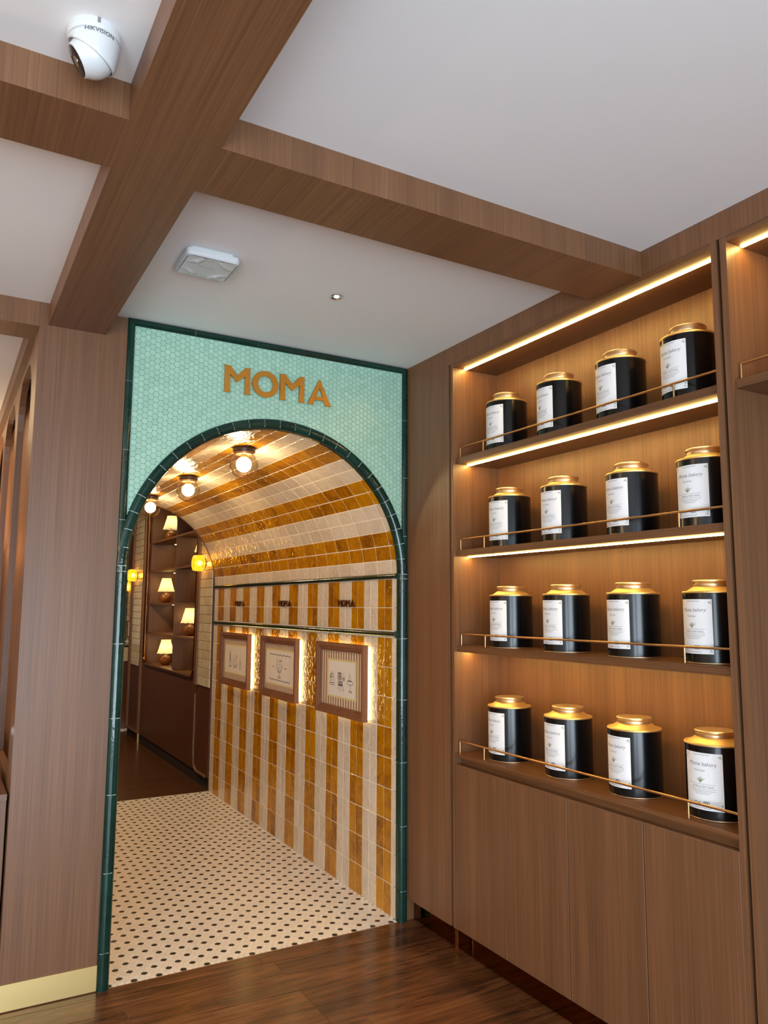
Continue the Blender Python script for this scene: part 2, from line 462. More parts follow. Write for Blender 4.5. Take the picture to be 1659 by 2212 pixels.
# outer trim: sides and top
op = [(.0, .001), (.0, -.008), (.004, -.013), (.012, -.0155), (.02, -.0145), (.027, -.010), (.031, -.004), (.031, .001)]
for sx in (-1, 1):
    zz = [H, 2.46, 2.158, 1.858, 1.70]
    for i, (a, b) in enumerate(zip(zz[1:], zz[:-1])):
        fx = lambda p: AX+sx*(.71-p[0])
        top = (lambda p: (fx(p), p[1], H-.001-p[0])) if i == 0 else (lambda p, z=b-.001: (fx(p), p[1], z))
        MB().sweep(op, [lambda p, z=a+.001: (fx(p), p[1], z), top]).build('edge_trim', 'green_tile', wb, smooth=50)
xx = [0, .294, .595, .832, 1.132, W]
for i, (a, b) in enumerate(zip(xx[:-1], xx[1:])):
    lo = (lambda p: (p[0]+.0008, p[1], H-p[0])) if i == 0 else (lambda p, x=a+.001: (x, p[1], H-p[0]))
    hi = (lambda p: (W-p[0]-.0008, p[1], H-p[0])) if i == 4 else (lambda p, x=b-.001: (x, p[1], H-p[0]))
    MB().sweep(op, [lo, hi]).build('edge_trim', 'green_tile', wb, smooth=50)

# ------------------------------------------------------------------ pillar left of the arch and the recess beyond it
pil = MB().box(-.35, -.0006, 0, .19, 0, H).build('wall_back_left', 'wood', kind='structure')
MB().box(-.35, -.002, -.006, 0, .004, .098).build('kick_plate', 'brass_plate', pil)
MB().box(XL, -.3505, 0, .19, 2.638, H).build('header', 'wood', pil)
# side wall of the recess with two round-cornered niches
def rrect(u0, u1, v0, v1, r, n=8, top=True, bot=True):
    p = []
    for (cx_, cy_, a0, on) in ((u1-r, v1-r, 0, top), (u0+r, v1-r, 90, top), (u0+r, v0+r, 180, bot), (u1-r, v0+r, 270, bot)):
        if on: p += [(cx_+r*math.cos(math.radians(a0+90*i/n)), cy_+r*math.sin(math.radians(a0+90*i/n))) for i in range(n+1)]
        else: p.append({0: (u1, v1), 90: (u0, v1), 180: (u0, v0), 270: (u1, v0)}[a0])
    return p
YZ = lambda u, v_, d: (d, u, v_)
sw = MB().prism([[(.1905, 0), (3.0, 0), (3.0, H), (.1905, H)], rrect(.26, .92, .8, 2.60, .22, bot=False), rrect(1.08, 1.85, .8, 2.60, .22, bot=False), rrect(2.0, 2.8, .8, 2.60, .22, bot=False)], YZ, -.345, -.315)
sw.box(-.262, -.25, .1905, 3.0, 0, H); sw.box(-.372, -.3455, .1905, 3.0, 2.637, H)
sw.build('wall_left_recess', 'wood', kind='structure')
MB().box(XL, -.25, 3.0, 3.04, 0, H).build('wall_recess_end', 'wood', kind='structure')
MB().box(XL, -.25, .02, 3.04, H, H+.08).build('ceiling_recess', 'plaster', kind='structure')
MB().box(XL, -.25, 0, 3.04, -.08, 0).build('floor_recess', 'far_plank', kind='structure')
ct = thing('service_counter', 'low wood service counter at the left edge beside the tall pillar', 'counter', (-1.0, .3, 0))
MB().box(-.8, .642, -.27, .26, .755, .778).build('worktop', 'wood_h', ct)
MB().box(-.8, .642, -.255, .25, .10, .755).build('front_panel', 'wood', ct)
MB().box(-.8, .640, -.235, .24, 0, .10).build('kick_plate', 'brass_plate', ct)
dc = thing('display_case', 'clear glass display case standing on the low counter at the left edge', 'display case', (-.72, .36, .778))
MB().box(-.24, .33, -.14, .14, 0, .015).build('case_base', 'wood_h', dc)
for (x0, x1, y0, y1) in ((-.24, .33, -.14, -.134), (-.24, .33, .134, .14), (-.24, -.234, -.134, .134), (.324, .33, -.134, .134)):
    MB().box(x0, x1, y0, y1, .015, .21).build('glass_pane', 'pane_glass', dc)
MB().box(-.24, .33, -.14, .14, .21, .216).build('glass_top', 'pane_glass', dc)
MB().box(-.245, .335, -.146, -.14, .205, .222).build('edge_bar', 'chrome', dc)

# ------------------------------------------------------------------ passage: vault and striped walls
vault = MB().prism([arc(.6675, 0, 180, 56)+arc(.70, 180, 0, 56)], XZ, .0505, L).build('ceiling_passage', 'grout_white', kind='structure')
wr = MB().box(XT+.0015, 1.4195, .0505, L, 0, AZ).build('wall_passage_right', 'grout_white', kind='structure')
wl = MB().box(-.0005,   .042-.0015, .0505, L, 0, AZ).build('wall_passage_left', 'grout_white', kind='structure')
TG = .0015
def tile_me(lw, lh, c, th=.007, ch=.0012):      # tile lying in local xy, face +z
    return MB().cham(-lw/2+TG, lw/2-TG, -lh/2+TG, lh/2-TG, -th, 0, ch).mesh('glazed_tile', c)
cache = {}
def tm(lw, lh, c):
    k = (round(lw, 4), round(lh, 4), c)
    if k not in cache: cache[k] = tile_me(lw, lh, c)
    return cache[k]
def set_tiles(lst, parent, keep):
    """lst: (matrix, lw, lh, colour, score). Largest in view become parts, the rest one field."""
    lst.sort(key=lambda t_: -t_[4]); mb = MB()
    for i, (mt, lw, lh, c, sc_) in enumerate(lst):
        if i < keep:
            o = link('tile', tm(lw, lh, c), parent); o.matrix_world = mt
        else:
            sub = MB().cham(-lw/2+TG, lw/2-TG, -lh/2+TG, lh/2-TG, -.007, 0, .0012)
            n = len(mb.v); mb.v += [tuple(mt @ Vector(p)) for p in sub.v]; mb.f += [tuple(n+a for a in f_) for f_ in sub.f]
            mb.m += [0 if c == 'amber' else 1]*len(sub.f)
    if mb.v: mb.build('tile_field', ['amber', 'cream'], parent, kind='stuff', recalc=False)
def basis(o, ux, uy, uz):
    return Matrix(((ux[0], uy[0], uz[0], o[0]), (ux[1], uy[1], uz[1], o[1]), (ux[2], uy[2], uz[2], o[2]), (0, 0, 0, 1)))
ycuts = [.019, .072]+[.072+.15*k for k in range(1, 20)]+[L]
pat = 'CAACCAACCAACCAACCAACCAACCAAC'
pat = ''.join(['C']+['AA' if i % 2 == 0 else 'CC' for i in range(6)]+['A'])
pat = pat+pat[::-1]
lst = []
for i in range(28):
    a = math.radians(da*(i+.5)); nrm = Vector((-math.cos(a), 0, -math.sin(a))); tng = Vector((-math.sin(a), 0, math.cos(a)))
    lw = 2*RI*math.tan(math.radians(da/2))
    for y0, y1 in zip(ycuts[:-1], ycuts[1:]):
        o = Vector((AX, (y0+y1)/2, AZ))-nrm*(RI+.0008)
        yv = nrm.cross(tng)
        jit = Matrix.Rotation(rnd.uniform(-.006, .006), 4, 'X') @ Matrix.Rotation(rnd.uniform(-.006, .006), 4, 'Y')
        lst.append((basis(o, tng, yv, nrm) @ jit, lw, y1-y0, 'amber' if pat[i] == 'A' else 'cream', projarea(o, nrm, lw*(y1-y0))))
set_tiles(lst, vault, 300)
cols = [(.019, .072)]+[(.072+.075*k, .072+.075*(k+1)) for k in range(39)]+[(2.997, L)]
rows = [(1.4965, 1.6435), (1.3795, 1.4965)]+[(1.3445-.1494*(k+1), 1.3445-.1494*k) for k in range(9)]
FR = [(.292, .886), (1.192, 1.806), (2.06, 2.705)]
for side, par in ((1, wr), (-1, wl)):
    lst = []
    nrm = Vector((-side, 0, 0)); uy = Vector((0, 0, 1)); ux = uy.cross(nrm)
    for j, (y0, y1) in enumerate(cols):
        colr = 'cream' if ((j+1)//2) % 2 == 0 else 'amber'
        for z0, z1 in rows:
            z0 = max(z0, .001)
            o = Vector((XT if side > 0 else .042, (y0+y1)/2, (z0+z1)/2))
            sc_ = projarea(o, nrm, (y1-y0)*(z1-z0))
            if any(a+.05 < y0 and y1 < b for a, b in FR) and .92 < z0 and z1 < 1.28: sc_ *= .001
            jit = Matrix.Rotation(rnd.uniform(-.007, .007), 4, 'X') @ Matrix.Rotation(rnd.uniform(-.009, .009), 4, 'Y')
            lst.append((basis(o, ux, uy, nrm) @ jit, y1-y0, z1-z0, colr, sc_))
    set_tiles(lst, par, 300 if side > 0 else 0)
    # dark pencil rails
    for zc, cuts in ((1.6575, [.019, .058, .353, .645, .942, 1.235, 1.531, 1.826, 2.12, 2.416, 2.71, L]), (1.362, [.019, .157, .356, .650, .945, 1.24, 1.534, 1.833, 2.128, 2.424, 2.72, L])):
        pr = [(.002, -.0135)]+[(-.0165*math.cos(math.radians(g)), .0135*math.sin(math.radians(g))) for g in range(-80, 81, 20)]+[(.002, .0135)]
        xb = XT if side > 0 else .042
        for a, b in zip(cuts[:-1], cuts[1:]):
            MB().sweep(pr, [lambda p, y=a+.0012: (xb+side*p[0], y, zc+p[1]), lambda p, y=b-.0012: (xb+side*p[0], y, zc+p[1])]).build('pencil_rail', 'rail_tile', par, smooth=40)
# dark edge at the far end of the passage
e_ = MB().prism([arc(.664, 0, 180, 56)+arc(.72, 180, 0, 56)], XZ, L+.0005, L+.012)
e_.box(AX+.664, AX+.72, L+.0005, L+.012, 0, AZ); e_.box(AX-.72, AX-.664, L+.0005, L+.012, 0, AZ)
e_.build('trim_1', 'dark_wood', kind='structure')
# masonry over the vault
MB().prism([[(-.0005, AZ+.01), (-.0005, H+.1), (1.4195, H+.1), (1.4195, AZ+.01)]+arc(.701, 0, 180, 40)], XZ, .0508, L).build('wall_over_vault', 'plaster', kind='structure')
MB().box(-.2495, -.001, .1905, L+.012, 0, H+.1).build('wall_passage_core', 'plaster', kind='structure')

# ------------------------------------------------------------------ lettering
LM = [(0, 0), (.25, 0), (.225, .05), (.22, .68), (.49, .40), (.78, .66), (.78, .05), (.755, 0), (1, 0), (.975, .05), (.97, .95), (1, 1), (.79, 1), (.49, .665), (.23, 1), (0, 1), (.03, .95), (.03, .05)]
def ell(cx_, cy_, rx, ry, n=40): return [(cx_+rx*math.cos(2*PI*i/n), cy_+ry*math.sin(2*PI*i/n)) for i in range(n)]
LA = [[(0, 0), (.27, 0), (.255, .05), (.305, .19), (.70, .19), (.745, .05), (.73, 0), (1, 0), (.965, .05), (.52, 1), (.48, 1), (.035, .05)], [(.365, .335), (.645, .335), (.505, .68)]]
LETTERS = [([LM], 1.0, 0.0), ([ell(.5, .5, .5, .5), ell(.5, .5, .285, .31)], 1.0, 1.04), ([LM], 1.0, 2.10), (LA, 1.0, 3.25)]
sg = thing('wall_sign', 'large brass letters MOMA on the mint hexagon tiles above the arch', 'sign', (.43, 0, 2.474))
for (loops, sw_, off), (x0, x1) in zip(LETTERS, ((.430, .559), (.566, .697), (.702, .833), (.846, .975))):
    mbb = MB().prism([[(p[0]*(x1-x0)+x0-.43, p[1]*.126) for p in l] for l in loops], XZ, -.018, -.008)
    mbb.build('letter', 'brass_letter', sg)
    for ux_ in ((.2, .8) if loops is not LA else (.25, .75)):
        MB().box(x0-.43+ux_*(x1-x0)-.002, x0-.43+ux_*(x1-x0)+.002, -.009, 0, .018, .022).build('standoff_pin', 'brass', sg)
for lab, y0, y1 in (('small brass MOMA letters on the striped tiles above the nearest picture', .668, .466), ('small brass MOMA letters on the striped tiles above the middle picture', 1.575, 1.36), ('small brass MOMA letters on the striped tiles above the farthest picture', 2.46, 2.25)):
    s2 = thing('wall_sign', lab, 'sign', (XT, y0, 1.4985), group='small letter signs over the pictures')
    tw = 4.25; k = abs(y1-y0)/tw
    for loops, sw_, off in LETTERS:
        MB().prism([[((p[0]+off)*k, p[1]*.040) for p in l] for l in loops], lambda u, v_, d: (d, -u, v_), -.013, -.008).build('letter', 'bronze', s2)
        MB().box(-.009, .0, -(off+.5)*k-.0015, -(off+.5)*k+.0015, .017, .020).build('standoff_pin', 'bronze', s2)

# ------------------------------------------------------------------ strokes and text for prints
def stroke(mb, pts, wd, fn, m=0, closed=False):
    P_ = [Vector((p[0], p[1])) for p in pts]; K = len(P_)
    for i in range(K if closed else K-1):
        a, b = P_[i], P_[(i+1) % K]; d = b-a
        if d.length < 1e-7: continue
        d.normalize(); n = Vector((-d.y, d.x))*(wd/2); a2 = a-d*wd*.3; b2 = b+d*wd*.3
        mb.quad(*[fn(q.x, q.y, 0) for q in (a2-n, b2-n, b2+n, a2+n)], m)
def text_tris(txt, size, shear=0.0, align='CENTER'):
    cu = bpy.data.curves.new('txt', 'FONT'); cu.body = txt; cu.size = size; cu.shear = shear; cu.align_x = align; cu.resolution_u = 2
    ob = bpy.data.objects.new('txt', cu); COL.objects.link(ob)
    dg = bpy.context.evaluated_depsgraph_get(); me = bpy.data.meshes.new_from_object(ob.evaluated_get(dg))
    v_ = [tuple(p.co[:2]) for p in me.vertices]; f_ = [tuple(p.vertices) for p in me.polygons]
    bpy.data.objects.remove(ob); bpy.data.curves.remove(cu); bpy.data.meshes.remove(me); return v_, f_
def put_text(mb, txt, size, u, v_, fn, shear=0, m=0):
    vs, fs = text_tris(txt, size, shear); n = len(mb.v)
    mb.v += [tuple(fn(a+u, b+v_, 0)) for a, b in vs]
    for f_ in fs: mb.f.append(tuple(n+i for i in f_)); mb.m.append(m)

# ------------------------------------------------------------------ pictures on the striped wall
def ring(mb, w0, h0, b, d0, d1):
    o = [(-w0/2, -h0/2), (w0/2, -h0/2), (w0/2, h0/2), (-w0/2, h0/2)]; i_ = [(-w0/2+b, -h0/2+b), (w0/2-b, -h0/2+b), (w0/2-b, h0/2-b), (-w0/2+b, h0/2-b)]
    mb.prism([o, i_], lambda u, v_, d: (d, -u, v_), d0, d1)
def wav(x0, x1, y, n, a): return [(x0+(x1-x0)*i/(n*4), y+a*math.sin(PI/2*i)*(.6+.4*math.sin(i*1.7))) for i in range(n*4+1)]
def art(k):
    S_ = []                                        # list of (points, width, closed)
    if k == 0:      # cake cup, chair with glass, sundae
        for cx_ in (-.125,):
            S_ += [([(-.16, -.03), (-.155, .005), (-.10, .005), (-.095, -.03), (-.11, -.045), (-.145, -.045)], .004, True), ([(-.15, .01), (-.125, .05), (-.10, .012)], .004, False), (ell(-.127, -.052, .035, .009, 16), .004, True), (ell(-.135, -.012, .012, .016, 12), .004, True), ([(-.16, .0), (-.145, .03), (-.125, .02), (-.11, .035)], .004, False)]
        S_ += [([(-.045, -.005), (-.045, .052), (.0, .05), (.0, -.005)], .005, True)]+[([(-.04, z), (-.004, z+.002)], .006, False) for z in (.006, .018, .030, .042)]
        S_ += [([(-.04, -.055), (-.04, -.02), (.015, -.02), (.02, -.055)], .005, True)]+[([(-.036, z), (.014, z)], .006, False) for z in (-.03, -.042, -.05)]
        S_ += [([(-.038, -.055), (-.045, -.09)], .005, False), ([(-.01, -.055), (-.012, -.105)], .006, False), ([(.018, -.055), (.028, -.095), (.038, -.09)], .005, False)]
        S_ += [([(.008, .02), (.025, -.002), (.042, .004), (.05, .02)], .004, False), ([(.032, .0), (.036, .055)], .004, False), (ell(.03, .0, .018, .01, 10), .004, True)]
        S_ += [(ell(.118, -.02, .042, .016, 18), .004, True), ([(.09, -.008), (.112, .045), (.135, -.002)], .004, False), ([(.1, .0), (.13, -.008)], .008, False), ([(.112, .04), (.112, .06)], .003, False), ([(.12, -.036), (.122, -.085)], .004, False), (ell(.122, -.092, .02, .006, 12), .004, True)]
    elif k == 1:    # sundae glass in a waved border
        S_ += [(wav(-.155, .16, .088, 6, .007), .005, False), (wav(-.155, .16, -.092, 6, .007), .005, False), ([(-.155, .085), (-.155, -.085)], .0015, False), ([(.158, .085), (.158, -.085)], .0015, False)]
        r2 = random.Random(3)
        for i in range(34):
            a, b = r2.uniform(-.04, .035), r2.uniform(-.03, .05); S_.append(([(a, b), (a+r2.uniform(-.012, .012), b+r2.uniform(-.012, .012))], .0035, False))
        S_ += [([(-.045, .03), (-.04, -.01), (-.02, -.035), (.015, -.035), (.035, -.01), (.04, .03)], .004, False), ([(-.03, .04), (-.045, .075)], .003, False), ([(.0, .04), (.005, .075)], .004, False), ([(.025, .04), (.04, .06)], .003, False), ([(-.002, -.035), (-.002, -.065)], .004, False), (ell(-.002, -.07, .02, .006, 12), .004, True)]
        S_ += [([(-.11, .004), (-.085, .0)], .005, False), ([(.075, .0), (.105, -.003)], .005, False)]
    else:           # bottle, bowl of fruit, little bottle
        S_ += [([(-.105, .07), (-.105, .02)], .009, False), ([(-.105, .04), (-.105, -.02)], .017, False), ([(-.118, -.02), (-.118, -.062), (-.088, -.062), (-.088, -.02)], .005, False), ([(-.108, -.065), (-.09, -.062)], .009, False)]
        S_ += [([(-.045, -.03), (-.035, -.055), (-.005, -.068), (.03, -.055), (.042, -.03)], .005, False), (ell(-.005, -.03, .026, .022, 14), .003, True), ([(-.04, -.02), (-.03, .03)], .003, False), ([(.005, -.01), (.03, .035), (.035, .01)], .004, False), ([(-.01, .0), (.0, .045)], .003, False)]
        S_ += [([(.10, .045), (.10, -.01)], .004, False), ([(.10, -.01), (.10, -.025)], .011, False), (ell(.10, -.05, .016, .02, 12), .005, True)]
    return S_
LAB = ['wood-framed print of a dessert cup, chair and sundae, nearest the arch', 'wood-framed print of a sundae glass with wavy border lines, middle picture', 'wood-framed print of a bottle and fruit bowl, farthest from the arch']
for k, (y0, y1) in enumerate(FR):
    wd, ht = y1-y0, .40; yc = (y0+y1)/2; zc = 1.097
    p = thing('picture_frame', LAB[k], 'picture', (XT, yc, zc), group='backlit pictures in the passage')
    mb = MB(); ring(mb, wd, ht, .020, -.047, -.016); ring(mb, wd-.041, ht-.041, .014, -.040, -.016); ring(mb, wd-.070, ht-.070, .012, -.032, -.016)
    mb.build('frame', 'frame_wood', p)
    fnm = lambda d0: (lambda u, v_, d: (d0, -u, v_))
    wi, hi = wd-.092, ht-.092; pitch = (.031, .0235, .0175)[k]
    mb = MB(); n = int(wi/pitch*2)
    for i in range(n):
        a, b = -wi/2+wi*i/n, -wi/2+wi*(i+1)/n
        mb.quad((-.0226, -a, -hi/2), (-.0226, -b, -hi/2), (-.0226, -b, hi/2), (-.0226, -a, hi/2), i % 2)
    mb.box(-.0222, -.016, -wi/2-.002, wi/2+.002, -hi/2-.002, hi/2+.002)
    mb.build('mat', ['art_stripe', 'art_tan'], p, recalc=False)
    pw_, ph_ = ((.36, .215), (wi-.02, .238), (wi-.05, .226))[k]
    pr = MB().box(-.0240, -.0228, -pw_/2, pw_/2, -ph_/2, ph_/2).build('print_border', 'art_yellow', p)
    MB().box(-.0244, -.0241, -pw_/2+.014, pw_/2-.014, -ph_/2+.010, ph_/2-.010).build('print', 'art_paper', pr)
    dr = MB()
    ku, kv, kw = ((.92, .66, .62), (1.12, .92, .8), (1.12, .9, .8))[k]
    for pts, sw_, cl in art(k): stroke(dr, [(a*ku, b*kv) for a, b in pts], sw_*kw, fnm(-.0247), 0, cl)
    dr.build('drawing', 'ink', pr, recalc=False, kind='stuff')
    # light tubes glued behind the frame, standing it off the wall
    b_ = .012
    for (u0, u1, v0, v1) in ((-wd/2+.012, -wd/2+.012+b_, -ht/2+.02, ht/2-.02), (wd/2-.004-b_, wd/2-.004, -ht/2+.012, ht/2-.012), (-wd/2+.03, wd/2-.03, ht/2-.012-b_, ht/2-.012), (-wd/2+.03, wd/2-.03, -ht/2+.012, -ht/2+.012+b_)):
        MB().box(-.0155, -.0022, -u1, -u0, v0, v1).build('light_strip', 'led_frame', p)

# ------------------------------------------------------------------ globe lights on the vault crown
ZC = AZ+RI-.002
g0 = thing('ceiling_light', 'clear globe ceiling light nearest the arch opening', 'ceiling light', (AX, .48, ZC), group='globe lights along the vault')
MB().lathe([(.0, 0), (.056, 0), (.058, -.004), (.058, -.022), (.055, -.026), (.0, -.026)], 36).build('mount', 'lamp_base', g0, smooth=40)
MB().lathe([(.0, -.026), (.046, -.026), (.046, -.036), (.0, -.036)], 32).build('collar', 'copper_rod', g0, smooth=40)
MB().lathe([(.0, -.036), (.017, -.036), (.017, -.052), (.0, -.052)], 20).build('socket', 'lamp_pot', g0, smooth=40)
MB().lathe([(.074*math.sin(math.radians(a)), -.090+.074*math.cos(math.radians(a))) for a in range(36, 181, 6)], 40, close=False).build('globe', 'globe_glass', g0, smooth=180)
MB().lathe([(.014, -.05), (.016, -.058)]+[(.040*math.sin(math.radians(a)), -.088+.040*math.cos(math.radians(a))) for a in range(30, 181, 15)], 24).build('bulb', 'bulb', g0, smooth=180)
for y, lab in ((1.53, 'clear globe ceiling light in the middle of the vault'), (2.56, 'clear globe ceiling light deepest inside the vault')):
    c = copy_tree(g0); c.location = (AX, y, ZC); c['label'] = lab

# ------------------------------------------------------------------ right wall panel and shelf cabinets
XK = 1.466
wrt = MB().box(W, 1.72, -.384, -.0005, .106, H).box(W, 1.72, YF, -.3845, 2.655, H).box(1.722, 1.75, YF, .02, 0, H).box(W, 1.72, YF, -3.36, .106, 2.6545).box(W+.0004, 1.72, .0, .05, 0, H)
wrt = wrt.build('wall_right', 'wood', kind='structure')
MB().box(XK, XK+.02, -.44, -.001, 0, .106).build('kick_plate', 'kick_bronze', wrt)
MB().box(W+.018, 1.72, -.4005, -.3845, .106, 2.6545).build('shadow_gap', 'groove', wrt)
MB().box(W+.018, 1.72, -1.8775, -1.8655, .0, 2.6545).build('shadow_gap', 'groove', wrt)
MB().box(W+.001, W+.01, -.425, -.412, .0, .1055).build('kick_plate', 'brass', wrt)
CB = thing('shelf_cabinet', 'tall wood cabinet with four lit shelves of black canisters and doors below', 'cabinet', (W, -1.1325, 0))
YC = -1.1325
def cbox(mb, x0, x1, y0, y1, z0, z1): return mb.box(x0-W, x1-W, y0-YC, y1-YC, z0, z1)
NY0, NY1 = -1.845, -.42
cbox(MB(), W, 1.70, -.42, -.401, .106, 2.6545).build('side_panel', 'wood', CB)
cbox(MB(), W, 1.70, -1.865, -1.845, .106, 2.6545).build('side_panel', 'wood', CB)
cbox(MB(), 1.684, 1.70, NY0, NY1, .106, 2.636).build('back_panel', 'wood', CB)
tp = cbox(MB(), W, 1.684, NY0, NY1, 2.636, 2.6545).build('top_panel', 'wood_h', CB)
cbox(MB(), XK, XK+.012, NY0, -.4405, 0, .1055).build('kick_plate', 'kick_bronze', CB)
ZT = [2.197, 1.763, 1.327, .850]
def led(parent, x, z): cbox(MB(), x-.006, x+.006, NY0+.006, NY1-.006, z-.0035, z-.0003).build('led_strip', 'led', parent)
led(tp, 1.489, 2.636)
def rail(parent, z, x):
    r = MB().tube([(x-W, NY0-YC+.002, z+.052), (x-W, NY1-YC-.006, z+.052)], .0042, 10)
    rl = r.build('guard_rail', 'copper_rod', parent, smooth=60)
    for y in (-.428, -.606, -1.655):
        MB().tube([(x-W, y-YC, z+.0002), (x-W, y-YC, z+.052)], .0034, 8).build('rail_post', 'copper_rod', parent, smooth=60)
for i, z in enumerate(ZT):
    if i < 3:
        sh = cbox(MB(), 1.435, 1.684, NY0+.0005, NY1-.0005, z-.028, z).build('shelf', 'wood_h', CB)
        led(sh, 1.502, z-.028); rail(sh, z, 1.455)
    else:
        sh = cbox(MB(), 1.421, 1.684, NY0+.0005, NY1-.0005, z-.013, z)
        cbox(sh, 1.427, 1.684, NY0+.0005, NY1-.0005, z-.017, z-.013)
        cbox(sh, 1.452, 1.684, NY0+.0005, NY1-.0005, .785, z-.017)
        sh = sh.build('counter_ledge', 'wood_h', CB); rail(sh, z, 1.443)
dw = (NY1-NY0)/4
for i in range(4):
    a = NY0+dw*i
    MB().cham(0.0, .02, a-YC+.0015, a+dw-YC-.0015, .107, .803, .0012, 'x', -1).build('door', 'wood', CB)
cbox(MB(), W+.021, 1.684, NY0, NY1, .107, .78).build('carcass', 'groove', CB)
C2 = thing('shelf_cabinet', 'second wood cabinet cut by the right edge with one lit shelf', 'cabinet', (W, -2.62, 0))
def c2(mb, x0, x1, y0, y1, z0, z1): return mb.box(x0-W, x1-W, y0+2.62, y1+2.62, z0, z1)
c2(MB(), W, 1.70, -1.901, -1.878, 0, 2.6545).build('side_panel', 'wood', C2)
c2(MB(), W, 1.70, -3.359, -3.337, 0, 2.6545).build('side_panel', 'wood', C2)
c2(MB(), 1.684, 1.70, -3.337, -1.901, 0, 2.636).build('back_panel', 'wood', C2)
t2 = c2(MB(), W, 1.684, -3.337, -1.901, 2.636, 2.6545).build('top_panel', 'wood_h', C2)
c2(MB(), 1.483, 1.495, -3.33, -1.907, 2.6325, 2.6357).build('led_strip', 'led', t2)
s2 = c2(MB(), 1.432, 1.684, -3.3365, -1.9015, 2.168, 2.195).build('shelf', 'wood_h', C2)
r2 = MB().tube([(1.452-W, -3.335+2.62, 2.247), (1.452-W, -1.906+2.62, 2.247)], .0042, 10).build('guard_rail', 'copper_rod', s2, smooth=60)
for y in (-1.909, -2.1, -3.1): MB().tube([(1.452-W, y+2.62, 2.1952), (1.452-W, y+2.62, 2.247)], .0034, 8).build('rail_post', 'copper_rod', s2, smooth=60)

# ------------------------------------------------------------------ canisters
RC = .092
def cyl(r): return lambda u, v_, d: (r*math.cos(u/RC), r*math.sin(u/RC), v_)
def make_can():
    t_ = thing('canister', 'x', 'canister', group='black canisters on the lit shelves')
    MB().lathe([(.0, .003), (.0905, .003), (RC, .004), (RC, .222), (.091, .2225), (.0, .2225)], 56).build('body', 'can_black', t_, smooth=40)
    MB().lathe([(.0, .0), (.0915, .0), (.0932, .0015), (.0932, .0035), (.0915, .0048), (.0, .0048)], 56).build('base_rim', 'can_lid', t_, smooth=40)
    MB().lathe([(.0, .222), (.0918, .222), (.0938, .2235), (.0942, .2265), (.093, .229), (.090, .2295), (.084, .2285), (.0815, .2290), (.0605, .2440), (.0575, .2445), (.0, .2445)], 56).build('shoulder', 'can_gold', t_, smooth=28)
    MB().lathe([(.0, .2445), (.0570, .2445), (.0580, .2475), (.0575, .2535), (.0600, .2575), (.0618, .2600), (.0618, .2635), (.0600, .2655), (.0560, .2650), (.0545, .2640), (.0, .2640)], 48).build('lid', 'can_lid', t_, smooth=30)
    lw, z0, z1 = .127, .031, .203
    lb = MB(); n = 16
    for i in range(n):
        a, b = -lw/2+lw*i/n, -lw/2+lw*(i+1)/n; f1 = cyl(RC+.0006)
        lb.quad(f1(a, z0, 0), f1(b, z0, 0), f1(b, z1, 0), f1(a, z1, 0))
    lb = lb.build('label', 'paper', t_, smooth=60, recalc=False)
    fp = cyl(RC+.0009); q = MB()
    put_text(q, 'Moma bakery', .0165, -.001, .164, fp, .35, 0)
    put_text(q, 'Tea house', .0085, -.008, .147, fp, .3, 0)
    put_text(q, 'PURE & NATURAL', .0088, .002, .098, fp, 0, 1)
    stroke(q, [(-.05+.01*i, .1085) for i in range(10)], .0007, fp, 1); stroke(q, [(-.05+.01*i, .0945) for i in range(10)], .0007, fp, 1)
    for z, w_ in ((.089, .075), (.084, .06), (.079, .04)):
        x = -w_/2
        while x < w_/2: stroke(q, [(x, z), (x+.004, z)], .0012, fp, 1); x += .006
    stroke(q, [(-.03, .050), (-.022, .056), (-.018, .048), (-.010, .054)], .0014, fp, 1)
    for dx in (.004, .010, .016): stroke(q, [(dx, .046), (dx, .057), (dx+.004, .057), (dx+.004, .046)], .0015, fp, 0, True)
    r3 = random.Random(5)
    for sx in (-1, 1):
        for zz, sz in ((z0+.006, 1), (z1-.006, -1)):
            for i in range(9):
                u = sx*(lw/2-.004-r3.random()*.012); v_ = zz+sz*r3.random()*.014
                if abs(u) < lw/2-.010 and sz*(v_-zz) > .006: continue
                stroke(q, [(u, v_), (u+r3.uniform(-.003, .003), v_+r3.uniform(-.003, .003))], .0018, fp, 2)
    for zz in (z0+.006, z1-.006):
        stroke(q, [(-.026+.004*i, zz+.0018*math.sin(i*2.1)) for i in range(14)], .0012, fp, 0)
    for i in range(8):
        a = math.radians(40+100*i/7); l_ = .012+.008*r3.random()
        stroke(q, [(-.006, .113), (-.006+l_*.5*math.cos(a)+.001, .113+l_*.6*math.sin(a)), (-.006+l_*math.cos(a), .113+l_*math.sin(a))], .0013, fp, 2)
    q.build('print', ['print_grey', 'print_grey', 'print_green'], lb, recalc=False, kind='stuff')
    return t_
XC = 1.555
YS = [[-.651, -.997, -1.334, -1.642], [-.664, -1.011, -1.37, -1.688], [-.663, -1.011, -1.358, -1.693], [-.643, -1.006, -1.343, -1.677]]
AL = [[-9.2, -16.7, -10.6, -4.9], [-5.8, -7.1, -9, 4.7], [-11.9, -10.4, -9.2, -2.3], [-14, -9, -9.4, 11.6]]
SN = ['top shelf', 'second shelf from the top', 'third shelf from the top', 'lowest shelf']
QN = ['nearest the arch', 'second from the arch', 'third from the arch', 'farthest from the arch']
can = make_can(); first = True
for i in range(4):
    for j in range(4):
        c = can if first else copy_tree(can); first = False
        y = YS[i][j]; tc = math.atan2(CY-y, CX-XC)
        c.location = (XC, y, ZT[i]+.0003); c.rotation_euler = (0, 0, tc+math.radians(AL[i][j]-39.5))
        c['label'] = f'black canister with white label on the {SN[i]}, {QN[j]}'

